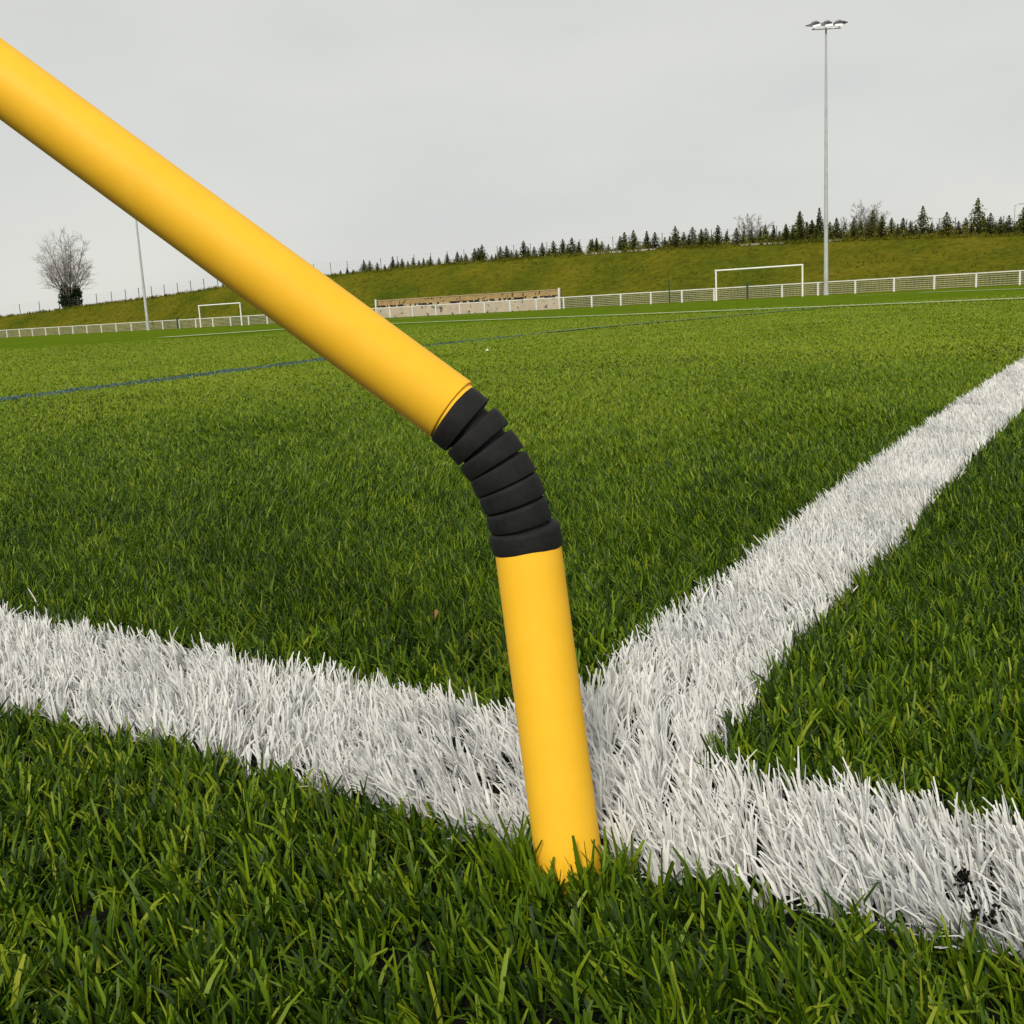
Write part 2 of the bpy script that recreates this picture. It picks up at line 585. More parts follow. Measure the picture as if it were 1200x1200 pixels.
# rib ends in the frame: (left x, left y, right x, right y), middle of each rib's rim
Z = lambda x, y: (480 + x * 240 / 1152, 430 + y * 250 / 1200)
ribs = [((160, 442), (394, 145)), ((242, 520), (520, 270)), ((307, 605), (607, 397)), ((360, 690), (682, 522)),
        ((405, 785), (740, 645)), ((442, 890), (782, 782)), ((470, 998), (838, 928))]
joint_mb = MB()
cent = [pp(527.5, 479)]
for l, r in ribs:
    cent.append(pp(*[(u + v) / 2 for u, v in zip(Z(*l), Z(*r))]))
cent.append(pp(618.5, 648))
joint_mb.tube(cent, 30 * PX, 48)
joint = joint_mb.build('flexible_joint', M_rubber, pole, smooth=True, angle=.8)
for i, (l, r) in enumerate(ribs):
    pl, pr = pp(*Z(*l)), pp(*Z(*r))
    c = (pl + pr) / 2
    ax = (pr - pl); rad = ax.length / 2; ax.normalize()
    if i == 6: rad = 41.8 * PX
    nrm = ax.cross(F).normalized()             # rib axis, in the plane of the pole
    if nrm.dot(U) < 0: nrm = -nrm
    tl = math.radians((2, 3, 4, 5, 7, 9, 11)[i])
    nrm = (nrm * math.cos(tl) - F * math.sin(tl)).normalized()     # the lower ribs show a little of their near rim dipping
    side = nrm.cross(ax).normalized()
    hh = (13.2 if i in (0, 6) else 12.3 if i > 2 else 11.6) * PX
    bm = MB()
    prof = [(.70, -1.0), (.93, -1.0), (.985, -.95), (1.0, -.80), (1.003, -.2), (1.0, .55), (.985, .82), (.945, .96), (.88, 1.0), (.70, 1.0)]
    nseg = 72
    vsx = []
    for (pr_, ph_) in prof:
        for k in range(nseg):
            a = 2 * PI * k / nseg
            wedge = 1.0 + .10 * math.cos(a) + .012 * math.sin(2 * a + i) * (i not in (0, 6))
            vsx.append(c + (ax * math.cos(a) + side * math.sin(a)) * (rad * pr_) + nrm * (ph_ * hh * wedge))
    fs = []
    for j in range(len(prof) - 1):
        for k in range(nseg):
            fs.append((j * nseg + k, j * nseg + (k + 1) % nseg, (j + 1) * nseg + (k + 1) % nseg, (j + 1) * nseg + k))
    bm.add(vsx, fs)
    bm.build('rib', M_rubber, joint, smooth=True, angle=.9)

# ------------------------------------------------------------------ lines painted further off
M_wline = noise_mat('white_paint', [(.3, (.45, .5, .42)), (.7, (.75, .77, .70))], 5, rough=.9)
M_bline = noise_mat('blue_paint', [(.3, (.09, .15, .02)), (.7, (.08, .14, .06))], 3, rough=.9)
def strip(name, pix, width, material, z, label, cat):
    pts = [onground(x, y, z) for x, y in pix]
    mb = MB()
    vs_ = []
    for i, p in enumerate(pts):
        t = (pts[min(i + 1, len(pts) - 1)] - pts[max(i - 1, 0)]); t.z = 0; t.normalize()
        s = Vector((-t.y, t.x, 0)) * width / 2
        vs_ += [p + s, p - s]
    mb.add(vs_, [(2 * i, 2 * i + 1, 2 * i + 3, 2 * i + 2) for i in range(len(pts) - 1)])
    return tag(mb.build(name, material), label, cat, kind='structure')
strip('white_line', [(455, 379), (700, 369.5), (950, 359.5), (1200, 349), (1300, 345)], .30, M_wline, .030, 'long thin white line across the far half of the pitch', 'white line')
strip('white_line', [(1003, 346.5), (1080, 342.5), (1200, 338), (1300, 334)], .28, M_wline, .034, 'short white line close under the railing at the far right', 'white line')
strip('white_line', [(455, 374.5), (590, 367)], .30, M_wline, .034, 'short white line close in front of the tan wall', 'white line')
strip('white_line', [(192, 395), (260, 390.5), (345, 384.8)], .45, M_wline, .030, 'white line ending short on the left in front of the far goal', 'white line')
strip('blue_line', [(640, 389), (700, 383), (800, 374.5), (930, 363), (990, 358)], .15, M_bline, .018, 'faint blue line slanting away towards the far right', 'blue line')

# scrap of paper and a dead leaf lying on the turf
M_paper = noise_mat('paper', [(.3, (.7, .7, .68)), (.7, (.8, .8, .78))], 40)
p = onground(571, 409, .027)
mb = MB()
g_ = 5
vs_, fs_ = [], []
for i in range(g_):
    for j in range(g_):
        u, v = i / (g_ - 1) - .5, j / (g_ - 1) - .5
        vs_.append((p.x + u * .018 + .004 * v, p.y + v * .016, .019 + .009 * math.sin(3 * u + 2) * (v + .5) + .003 * math.cos(9 * u)))
for i in range(g_ - 1):
    for j in range(g_ - 1):
        a = i * g_ + j
        fs_.append((a, a + g_, a + g_ + 1, a + 1))
mb.add(vs_, fs_)
o = mb.build('paper_scrap', M_paper, smooth=True)
tag(o, 'tiny crumpled scrap of white paper lying on the green turf', 'litter')
crm = MB()
rc = random.Random(3)
for x, y, n_, sp in ((1128, 1028, 60, 9), (1134, 1038, 20, 8), (1131, 1056, 10, 9), (1142, 1070, 22, 9), (1160, 1076, 34, 9), (1168, 1066, 18, 6)):
    for k in range(n_):
        p = onground(x + rc.gauss(0, sp * .5), y + rc.gauss(0, sp * .5), .019)
        r_c = rc.uniform(.0005, .0012)
        a = Vector((rc.gauss(0, 1), rc.gauss(0, 1), rc.gauss(0, 1))).normalized() * r_c
        b_ = a.orthogonal().normalized() * r_c * rc.uniform(.6, 1.2); c_ = a.cross(b_).normalized() * r_c * rc.uniform(.6, 1.2)
        p = p + Vector((0, 0, rc.uniform(-.002, .002)))
        crm.add([p + a, p - a, p + b_, p - b_, p + c_, p - c_], [(0, 2, 4), (2, 1, 4), (1, 3, 4), (3, 0, 4), (2, 0, 5), (1, 2, 5), (3, 1, 5), (0, 3, 5)])
tag(crm.build('rubber_crumb', M_infill), 'small dark clumps of rubber crumb lying on the white line at lower right', 'rubber crumb', kind='stuff')
M_leaf = noise_mat('dead_leaf', [(.3, (.16, .085, .02)), (.7, (.28, .17, .05))], 200)
p = onground(509, 718, .02)
mb = MB()
mb.add([(p.x - .004, p.y, .017), (p.x - .001, p.y + .002, .020), (p.x, p.y - .003, .014), (p.x + .004, p.y + .001, .021), (p.x + .001, p.y + .003, .022)],
       [(0, 2, 1), (1, 2, 3), (1, 3, 4)])
tag(mb.build('leaf', M_leaf, smooth=True), 'small brown dead leaf caught in the turf behind the white line', 'leaf')

# ------------------------------------------------------------------ bank behind the pitch
crest_px = [(-420, 404), (-200, 389), (0, 371.5), (60, 364), (130, 354.5), (200, 346), (250, 338), (300, 329.5), (400, 321.5), (520, 310), (600, 304),
            (690, 297), (770, 292), (860, 287.5), (960, 282.5), (1060, 279), (1130, 277), (1200, 275.5), (1350, 271), (1560, 262), (1900, 250)]
CX = np.array([c[0] for c in crest_px], float); CY = np.array([c[1] for c in crest_px], float)
def crest(x):
    y = float(np.interp(x, CX, CY))
    d = fence_depth(x) + 15.0 / abs(FN.y) * .8
    return at(x, y, d), d
cols = np.arange(-420, 1901, 12)
nv = 26
bank_v, bank_f = [], []
for x in cols:
    cpt, d = crest(float(x))
    # foot of the bank, just behind the fence, straight towards the camera's column
    k = fence_depth(float(x)) + 2.6
    fpt = at(float(x), 360, k); fpt.z = -.06
    for j in range(nv):
        t = j / (nv - 1)
        q = fpt.lerp(cpt, t)
        hgt = cpt.z * (t ** 1.05 * .86 + .14 * math.sin(t * PI / 2))
        q.z = -.06 * (1 - t) + hgt * (1 if j else 0)
        if 0 < j:
            q.z += .10 * math.sin(x * .021 + 3 * t) * t * (1 - t) * 2 + random.uniform(-.035, .035)
        bank_v.append(q)
    for dd, dz in ((6, .02), (30, -.2), (120, -1.0)):
        q = cpt + FN * dd; q.z = cpt.z + dz
        bank_v.append(q)
nr = nv + 3
for i in range(len(cols) - 1):
    for j in range(nr - 1):
        a = i * nr + j
        bank_f.append((a, a + nr, a + nr + 1, a + 1))
mbk, nt, b = mat('bank_grass')
n1 = noise(nt, .16, 6, .65); n2 = noise(nt, 1.6, 6, .7)
r1 = ramp(nt, [(.28, (.048, .072, .007)), (.46, (.085, .092, .008)), (.62, (.118, .110, .010)), (.78, (.14, .105, .016))])
r2 = ramp(nt, [(.28, (.62, .62, .62)), (.72, (1.35, 1.35, 1.3))])
nt.links.new(n1.outputs['Fac'], r1.inputs['Fac']); nt.links.new(n2.outputs['Fac'], r2.inputs['Fac'])
mx = N(nt, 'ShaderNodeMix', data_type='RGBA', blend_type='MULTIPLY'); mx.inputs['Factor'].default_value = 1
nt.links.new(r1.outputs['Color'], mx.inputs['A']); nt.links.new(r2.outputs['Color'], mx.inputs['B'])
nt.links.new(mx.outputs['Result'], b.inputs['Base Color'])
b.inputs['Roughness'].default_value = .9; b.inputs['Specular IOR Level'].default_value = 0
bp = N(nt, 'ShaderNodeBump'); bp.inputs['Strength'].default_value = .8; bp.inputs['Distance'].default_value = .25
nt.links.new(n2.outputs['Fac'], bp.inputs['Height']); nt.links.new(bp.outputs['Normal'], b.inputs['Normal'])
mb = MB(); mb.add(bank_v, bank_f)
tag(mb.build('hill', mbk, smooth=True), 'long olive grass bank rising behind the white railing', 'bank', kind='structure')

# rough grass tufts that break the bank's outline
tv = []
cr_pts = []
for q in range(5200):
    x = random.uniform(-300, 1500)
    c_, d = crest(x)
    if q < 3200:
        base = c_ - FN * random.uniform(-.5, .6)
        base.z = c_.z - .06
        hgt = random.uniform(.12, .5) * (1.5 if random.random() < .1 else 1)
    else:
        t = random.uniform(.03, .97)
        k = fence_depth(x) + 2.6
        f0 = at(x, 360, k); f0.z = -.06
        base = f0.lerp(c_, t); base.z = c_.z * (t ** 1.05 * .86 + .14 * math.sin(t * PI / 2)) - .03
        hgt = random.uniform(.1, .32)
    cr_pts.append((base, hgt))
mbt = MB()
for base, hgt in cr_pts:
    for s in range(4):
        a = random.uniform(0, 2 * PI); l = random.uniform(.1, .6) * hgt
        w = random.uniform(.03, .07)
        ca, sa = math.cos(a), math.sin(a)
        o_ = base + Vector((random.uniform(-.15, .15), random.uniform(-.15, .15), 0))
        mbt.add([o_ + Vector((-sa * w, ca * w, 0)), o_ + Vector((sa * w, -ca * w, 0)), o_ + Vector((ca * l, sa * l, hgt * random.uniform(.6, 1)))], [(0, 1, 2)])
tag(mbt.build('rough_grass', noise_mat('rough_grass_blades', [(.3, (.07, .08, .008)), (.7, (.15, .135, .02))], .3, spec=0)), 'rough olive grass tufts growing along the bank', 'grass', kind='stuff')

# pale concrete edging on the crest
M_conc = noise_mat('pale_concrete', [(.3, (.34, .32, .27)), (.7, (.45, .43, .36))], 2)
for xa, xb, lab in ((684, 770, 'long pale concrete kerb on the bank crest left of the white goal'),
                    (868, 921, 'pale concrete kerb on the bank crest above the white goal'),
                    (971, 988, 'short pale concrete kerb on the bank crest beside the tall mast')):
    mb = MB()
    pts = []
    for k in range(9):
        c_, d = crest(xa + (xb - xa) * k / 8)
        c_ = c_ - FN * .1
        c_.z += .08
        pts.append(c_)
    vs_, fs_ = [], []
    for k, c_ in enumerate(pts):
        for s, z in ((-.12, -.25), (-.12, .0), (.12, .0), (.12, -.25)):
            q = c_ + FN * s; q.z += z
            vs_.append(q)
    for k in range(8):
        for j in range(4):
            fs_.append((k * 4 + j, k * 4 + (j + 1) % 4, k * 4 + 4 + (j + 1) % 4, k * 4 + 4 + j))
    fs_ += [(0, 3, 2, 1), (32, 33, 34, 35)]
    mb.add(vs_, fs_)
    tag(mb.build('kerb', M_conc), lab, 'kerb')

# ------------------------------------------------------------------ white railing round the pitch
M_wpaint = noise_mat('white_rail_paint', [(.3, (.62, .62, .57)), (.7, (.78, .78, .72))], 1.5, rough=.5)
M_wire = noise_mat('rail_wire', [(.3, (.45, .44, .36)), (.7, (.55, .54, .45))], 1.5, rough=.6)
UP = Vector((0, 0, 1))
railing = thing('railing', FA, 'long low white railing with wire infill at the foot of the grass bank', 'railing')
RH = 1.1
i0, i1 = -9, 64
SP = 3.1
mb = MB()
mb.box(FD * ((i0 + i1) / 2 * SP) + Vector((0, 0, RH - .035)), (SP * (i1 - i0) + .1, .075, .085), (FD, FN, UP))
mb.build('top_rail', M_wpaint, railing)
for i in range(i0, i1 + 1):
    mb = MB()
    mb.box(FD * (i * SP) + Vector((0, 0, (RH - .08) / 2)), (.13, .10, RH - .08), (FD, FN, UP))
    mb.build('post', M_wpaint, railing)
mb = MB()
for z in (.1, .26, .42, .58, .74, .90):
    mb.box(FD * ((i0 + i1) / 2 * SP) + FN * .06 + Vector((0, 0, z)), (SP * (i1 - i0), .016, .030), (FD, FN, UP))
for k in range(int(SP * (i1 - i0) / .31)):
    mb.box(FD * (i0 * SP + .15 + k * .31) + FN * .075 + Vector((0, 0, .5)), (.007, .007, .86), (FD, FN, UP))
mb.build('wire_infill', M_wire, railing)

# ------------------------------------------------------------------ goals
M_goal = noise_mat('goal_white', [(.3, (.76, .76, .72)), (.7, (.84, .84, .80))], 2, rough=.4)
M_dark = noise_mat('dark_metal', [(.3, (.02, .02, .022)), (.7, (.04, .04, .045))], 4, rough=.5)
def goal(xl, yl, dl, xr, yr, dr, label, width=None):
    pl = at(xl, yl, dl); pr = at(xr, yr, dr); pl.z = pr.z = 0
    t = thing('goal', (pl + pr) / 2, label, 'goal', 'full size goals at the far end of the pitch')
    d = (pr - pl); w = d.length; d.normalize()
    n_ = Vector((-d.y, d.x, 0))
    for s in (-1, 1):
        mb = MB(); mb.tube([d * (s * w / 2), d * (s * w / 2) + Vector((0, 0, 2.44))], .075, 12)
        mb.build('post', M_goal, t, smooth=True, angle=.6)
        mb = MB(); mb.tube([d * (s * (w / 2 - .10)) + Vector((0, 0, 2.36)) + n_ * .02, d * (s * (w / 2 - .10)) + n_ * .55 + Vector((0, 0, 2.33))], .022, 8)
        mb.build('net_bracket', M_dark, t, smooth=True, angle=.6)
    mb = MB(); mb.tube([d * (-w / 2 - .075) + Vector((0, 0, 2.51)), d * (w / 2 + .075) + Vector((0, 0, 2.51))], .07, 12)
    mb.build('crossbar', M_goal, t, smooth=True, angle=.6)
    return t
goal(839.5, 350, 93, 940.5, 346, 89, 'white goal without a net at right, left of the tall light mast')
goal(235.5, 384, 128, 283.5, 381, 124, 'white goal without a net at left, narrower seen from the side')

# ------------------------------------------------------------------ floodlight masts
M_galv = noise_mat('galvanised', [(.3, (.36, .37, .37)), (.7, (.50, .51, .50))], 1.2, rough=.5)
M_lens, nt, b = mat('lamp_glass')
b.inputs['Base Color'].default_value = (.82, .83, .82, 1); b.inputs['Roughness'].default_value = .35
def mast(x, y, depth, height, label, grp='floodlight masts beyond the pitch'):
    p = at(x, y, depth); p.z = 0
    t = thing('floodlight_mast', p, label, 'light mast', grp)
    mb = MB()
    mb.tube([(0, 0, -.1), (0, 0, .35), (0, 0, .36), (0, 0, height * .5), (0, 0, height)], [.215, .215, .19, .135, .075], 16)
    mb.build('pole', M_galv, t, smooth=True, angle=.5)
    bar_d = R0.copy()
    mb = MB(); mb.box(Vector((0, -.08, height - .02)), (2.3, .06, .06))
    mb.build('crossbar', M_galv, t)
    for k, (ox, sg) in enumerate(((-1.02, -1), (-.05, -1), (1.0, 1))):
        # a tapering lamp housing lying on its side, its pale glass on the thick end turned to the pitch
        def q(x, y, z):
            return Vector((ox + sg * x, -.15 + y, height + .13 + z + .10 * sg * x * (k != 1)))
        prof = [(-.42, .10, .30), (-.10, -.02, .40), (.22, .05, .34), (.62, .16, .22)]
        vs_ = []
        for (x, zb, zt) in prof:
            hw = .36 if x < .3 else .22
            vs_ += [q(x, -hw, zb - .05), q(x, hw, zb + .12), q(x, hw * .8, zt), q(x, -hw * .8, zt - .04)]
        fs_ = [(0, 1, 2, 3), (15, 14, 13, 12)]
        for j in range(3):
            for i in range(4):
                fs_.append((j * 4 + i, j * 4 + 4 + i, j * 4 + 4 + (i + 1) % 4, j * 4 + (i + 1) % 4))
        mb = MB(); mb.add(vs_, fs_)
        h = mb.build('lamp_housing', M_dark, t)
        bpy.context.view_layer.update()
        mb = MB()
        mb.add([q(-.46, -.40, -.02), q(.16, -.40, -.10), q(.20, -.34, .08), q(-.44, -.34, .14),
                q(-.46, -.36, -.03), q(.16, -.36, -.11), q(.20, -.30, .07), q(-.44, -.30, .13)],
               [(0, 1, 2, 3), (7, 6, 5, 4), (0, 4, 5, 1), (1, 5, 6, 2), (2, 6, 7, 3), (3, 7, 4, 0)])
        mb.build('lamp_glass', M_lens, h)
        mb = MB(); mb.tube([q(-.40, 0, .30), q(-.12, 0, .45), q(.15, 0, .37)], [.05, .16, .05], 8)
        mb.build('ballast_cover', M_galv, h, smooth=True)
        mb = MB(); mb.tube([Vector((ox, -.08, height - .02)), Vector((ox, -.12, height + .16))], .04, 8)
        mb.build('bracket', M_galv, t)
    return t
dm = fence_depth(968) - 1.3
mb_ = at(968, 343, dm)
def frame_y(q):
    v = q - EYE
    return 600 - FPX * v.dot(U) / v.dot(F)
top_z = 10.0
while frame_y(Vector((mb_.x, mb_.y, top_z))) > 34: top_z += .02
mast(968, 343, dm, top_z, 'tall grey floodlight mast with three lamps, right of the white goal')
dm2 = fence_depth(174) - .9
mast(174, 388, dm2, 19.5, 'slim pale floodlight mast at left, its top hidden by the yellow pole')

# ------------------------------------------------------------------ tan terrace wall behind the railing
mw, nt, b = mat('tan_boards')
tcw = N(nt, 'ShaderNodeTexCoord')
wv = N(nt, 'ShaderNodeTexWave'); wv.inputs['Scale'].default_value = 1.1; wv.inputs['Distortion'].default_value = .4
nt.links.new(tcw.outputs['Object'], wv.inputs['Vector'])
r1 = ramp(nt, [(.1, (.34, .23, .11)), (.5, (.50, .37, .21))])
nt.links.new(wv.outputs['Fac'], r1.inputs['Fac'])
nt.links.new(r1.outputs['Color'], b.inputs['Base Color']); b.inputs['Roughness'].default_value = .85
M_tan = mw
def tan2(name, c0, c1, spots, thr):
    m, nt, b = mat(name)
    n1 = noise(nt, 1.4, 5, .6); n2 = noise(nt, spots, 2, .5)
    r1 = ramp(nt, [(.3, c0), (.7, c1)]); nt.links.new(n1.outputs['Fac'], r1.inputs['Fac'])
    r2 = ramp(nt, [(thr, (1, 1, 1)), (thr + .015, (.03, .03, .03))]); r2.color_ramp.interpolation = 'LINEAR'
    nt.links.new(n2.outputs['Fac'], r2.inputs['Fac'])
    mx = N(nt, 'ShaderNodeMix', data_type='RGBA', blend_type='MULTIPLY'); mx.inputs['Factor'].default_value = 1
    nt.links.new(r1.outputs['Color'], mx.inputs['A']); nt.links.new(r2.outputs['Color'], mx.inputs['B'])
    nt.links.new(mx.outputs['Result'], b.inputs['Base Color']); b.inputs['Roughness'].default_value = .85
    return m
M_pale = tan2('pale_tan', (.42, .33, .22), (.56, .46, .33), 2.2, .62)
M_ledge = tan2('stained_ledge', (.40, .30, .17), (.50, .38, .23), 2.4, .47)
M_och = tan2('ochre_boards', (.30, .20, .07), (.40, .28, .12), 3.0, .63)
def wallpt(x, ytop, off):
    d = fence_depth(x) + off
    q = at(x, ytop, d)
    return q
wl, wr = wallpt(441, 353, 1.5), wallpt(654, 337.5, 1.5)
hl, hr = wl.z, wr.z
H = (hl + hr) / 2
wl.z = wr.z = 0
wd = (wr - wl); WL = wd.length; wd.normalize()
wn = Vector((-wd.y, wd.x, 0))
stand = thing('terrace_wall', (wl + wr) / 2, 'long low tan wall with black stains and an ochre upper band, behind the railing', 'wall')
def slab(name, z0, z1, off, th, m, length=WL, seg=1, parent=stand):
    mb = MB()
    mb.box(wn * (off + th / 2) + Vector((0, 0, (z0 + z1) / 2)), (length, th, z1 - z0), (wd, wn, UP))
    return mb.build(name, m, parent)
slab('lower_wall', -.05, H * .55, 0, .5, M_pale)
slab('ledge', H * .55, H * .70, -.03, .75, M_ledge, WL - .02)
slab('upper_wall', H * .70, H * .96, .25, .3, M_och, WL - .04)
nsl = 60
mb = MB()
for k in range(nsl):
    if random.random() < .1: continue
    mb.box(wd * ((k + .5) / nsl - .5) * (WL - .2) + wn * .235 + Vector((0, 0, H * .83)), (.05, .025, H * .25), (wd, wn, UP))
mb.build('batten', noise_mat('batten_wood', [(.3, (.34, .24, .10)), (.7, (.50, .38, .20))], 2), stand)
slab('capping', H * .96, H, .20, .4, noise_mat('cap', [(.3, (.36, .28, .15)), (.7, (.48, .39, .25))], 1.0), WL + .02)
for s in (-1, 1):
    mb = MB(); mb.box(wd * (s * (WL / 2 + .09)) + Vector((0, 0, H * .52)), (.16, .16, H * 1.06), (wd, wn, UP))
    mb.build('end_post', M_wpaint, stand)

# thin dark green posts by the railing
M_gpost = noise_mat('dark_green_paint', [(.3, (.015, .035, .02)), (.7, (.025, .05, .03))], 3, rough=.6)
for x, y, h, w, lab in ((784.5, 352, 2.0, .10, 'thin dark green post by the railing, left of the right hand goal'),
                        (876, 348, 1.3, .16, 'stumpy dark green post standing behind the right hand goal'),
                        (209, 386, 1.3, .22, 'stumpy dark green post between the left mast and the left goal')):
    q = at(x, y, fence_depth(x) - .5); q.z = 0
    t = thing('marker_post', q, lab, 'post')
    mb = MB(); mb.tube([(0, 0, -.05), (0, 0, h)], w / 2, 10); mb.build('shaft', M_gpost, t, smooth=True, angle=.6)
    mb = MB(); mb.tube([(0, 0, h), (0, 0, h + .05), (0, 0, h + .09)], [w * .62, w * .62, w * .2], 10); mb.build('cap', M_gpost, t, smooth=True, angle=.6)

# ------------------------------------------------------------------ wire fence on the crest
M_fpost = noise_mat('fence_post_grey', [(.3, (.05, .052, .05)), (.7, (.09, .092, .09))], 3, rough=.6)
M_fwire = noise_mat('fence_wire_grey', [(.3, (.30, .31, .31)), (.7, (.38, .39, .39))], 3, rough=.5)
fpx = [-88, -64, -40, -15, 9, 32, 55, 77, 99, 116.5, 133, 148.5, 163.5, 178.5, 194, 209.5, 225, 241, 258]
fpx2 = list(range(275, 1500, 20))
tops = []
q0, _ = crest(60)
cf = thing('wire_fence', q0, 'tall thin wire mesh fence along the top of the grass bank', 'fence')
for x in fpx + fpx2:
    c_, d = crest(x)
    c_ = c_ + FN * (2.2 if x < 270 else 8.5)
    hgt = 1.75 if x < 270 else 2.1
    loc = c_ - q0
    mb = MB(); mb.tube([loc + Vector((0, 0, -.3)), loc + Vector((0, 0, hgt))], .05 if x < 270 else .04, 6)
    mb.build('post', M_fpost, cf)
    tops.append((loc, hgt))
mb = MB()
for (a, ha), (b_, hb) in zip(tops[:-1], tops[1:]):
    for fz in (.22, .4, .58, .76, .97):
        mb.tube([a + Vector((0, 0, ha * fz)), b_ + Vector((0, 0, hb * fz))], .005, 3, caps=False)
    for k in range(1, 8):
        q = a.lerp(b_, k / 8)
        mb.tube([q + Vector((0, 0, .1)), q + Vector((0, 0, ha * .97))], .003, 3, caps=False)
mb.build('wire_mesh', M_fwire, cf)

# ------------------------------------------------------------------ conifers on the crest
def foliage_mat(name, a, b_, c):
    m, nt, b = mat(name)
    n1 = noise(nt, 2.2, 3)
    oi = N(nt, 'ShaderNodeObjectInfo')
    ad = N(nt, 'ShaderNodeMath', operation='MULTIPLY_ADD')
    ad.inputs[1].default_value = .3; ad.inputs[2].default_value = -.15
    nt.links.new(oi.outputs['Random'], ad.inputs[0])
    su = N(nt, 'ShaderNodeMath', operation='ADD')
    nt.links.new(n1.outputs['Fac'], su.inputs[0]); nt.links.new(ad.outputs[0], su.inputs[1])
    r = ramp(nt, [(.3, a), (.5, b_), (.72, c)])
    nt.links.new(su.outputs[0], r.inputs['Fac']); nt.links.new(r.outputs['Color'], b.inputs['Base Color'])
    b.inputs['Roughness'].default_value = .8; b.inputs['Specular IOR Level'].default_value = .03
    return m
M_fir = foliage_mat('fir_needles', (.060, .070, .020), (.11, .115, .026), (.185, .18, .042))
M_gold = foliage_mat('golden_needles', (.05, .06, .008), (.10, .10, .012), (.16, .14, .02))
M_ivy = foliage_mat('ivy_leaves', (.008, .016, .006), (.018, .034, .012), (.045, .065, .02))
M_bark = noise_mat('bark', [(.3, (.05, .04, .032)), (.7, (.10, .085, .07))], 3)
M_twig = noise_mat('twigs', [(.3, (.17, .15, .14)), (.7, (.26, .235, .215))], 2)

def fir_mesh(seed, width, lean_tip):
    """unit height conifer: whorls of drooping sprays built from many small faces"""
    r = random.Random(seed)
    vs_, fs_ = [], []
    nl = 19
    for k in range(nl):
        t = k / (nl - 1)
        z = .05 + .90 * t ** .93
        rad = width * (1 - t) ** .85 * r.uniform(.72, 1.18) + .008
        nb_ = max(4, int(11 * (1 - t) + 3))
        off = r.uniform(0, 6.28)
        for j in range(nb_):
            a = off + 2 * PI * j / nb_ + r.uniform(-.25, .25)
            rl = rad * r.uniform(.5, 1.2)
            steps = 4
            for s in range(steps):
                for w_ in range(2):
                    u = (s + r.random()) / steps
                    cxx, cyy = math.cos(a) * rl * u, math.sin(a) * rl * u
                    czz = z + .03 * u - .06 * u * u * r.uniform(.2, 1.4) + r.uniform(-.014, .014)
                    sz = (.034 + .024 * (1 - u)) * (1.2 - .65 * t)
                    d1 = Vector((r.gauss(0, 1), r.gauss(0, 1), r.gauss(0, .6))).normalized() * sz
                    d2 = Vector((math.cos(a), math.sin(a), r.uniform(-.3, .5))).normalized() * sz * 1.5
                    n = len(vs_)
                    c0 = Vector((cxx, cyy, czz))
                    vs_ += [c0 - d1, c0 + d1, c0 + d2]
                    fs_.append((n, n + 1, n + 2))
    for s in range(10):                         # leader shoot
        z = .90 + .010 * s
        n = len(vs_); w_ = .011 * (1 - s / 11)
        a = r.uniform(0, 6.28)
        vs_ += [Vector((math.cos(a) * w_, math.sin(a) * w_, z)), Vector((-math.cos(a) * w_, -math.sin(a) * w_, z)), Vector((0, 0, z + .03))]
        fs_.append((n, n + 1, n + 2))
    me = bpy.data.meshes.new('crown')
    me.from_pydata([tuple(v) for v in vs_], [], fs_); me.update()
    return me
fir_meshes = [fir_mesh(100 + i, w, 0) for i, w in enumerate((.54, .46, .62, .42, .66, .50))]
for me in fir_meshes: me.materials.append(M_fir)
gold_meshes = [fir_mesh(200 + i, w, 0) for i, w in enumerate((.66, .5))]
for me in gold_meshes: me.materials.append(M_gold)
mbx = MB(); mbx.tube([(0, 0, -.05), (0, 0, .5), (0, 0, .93)], [.018, .012, .003], 6)
trunk_me = bpy.data.meshes.new('trunk'); trunk_me.from_pydata(mbx.v, [], mbx.f); trunk_me.update(); trunk_me.materials.append(M_bark)

def conifer(x, ytop, meshes, label, grp, k, back=None):
    c_, d = crest(x)
    back = 3.0 + (k * 1.7) % 4 if back is None else back
    base = c_ + FN * back
    # keep the frame column
    dd = (base - EYE).dot(F)
    base = at(x, 280, dd); base.z = c_.z - .25
    topz = at(x, ytop, dd).z
    h = max(topz - base.z, .8)
    t = thing('conifer', base, label, 'conifer', grp, rotz=(k * 2.4) % 6.28)
    wsc = h * (1.0 if h < 3.0 else .74)
    me = meshes[k % len(meshes)]
    cr_ = bpy.data.objects.new('crown', me); link(cr_, t); cr_.scale = (wsc, wsc, h)
    tr_ = bpy.data.objects.new('trunk', trunk_me); link(tr_, t); tr_.scale = (wsc, wsc, h)
    return t

S3 = 280 / 1200
firs = []
for x, y in ((18, 318), (48, 320), (85, 330), (122, 340), (165, 300), (190, 322), (212, 310), (240, 322), (268, 305), (296, 318), (320, 308), (340, 315), (355, 300), (398, 305),
             (440, 285), (492, 275), (512, 292), (535, 285), (580, 258), (600, 256), (618, 240), (665, 290), (685, 285), (710, 250), (742, 245), (765, 268), (790, 265), (828, 220),
             (850, 255), (880, 250), (922, 230), (955, 258), (978, 220), (1025, 212), (1050, 240), (1072, 205), (1105, 225), (1165, 215), (1195, 220)):
    firs.append((420 + x * S3, 230 + y * S3))
for x, y in ((60, 255), (82, 250), (108, 265), (140, 280), (200, 240), (222, 220), (268, 210), (335, 215), (375, 220), (425, 245), (450, 240), (478, 190), (520, 220),
             (545, 235), (565, 195), (608, 205), (632, 200), (660, 235), (692, 185), (735, 215), (785, 200), (820, 215), (860, 210), (905, 205), (930, 185), (972, 185), (1000, 215), (1035, 190), (1065, 210), (1105, 115),
             (1165, 165), (1185, 185)):
    firs.append((680 + x * S3, 220 + y * S3))
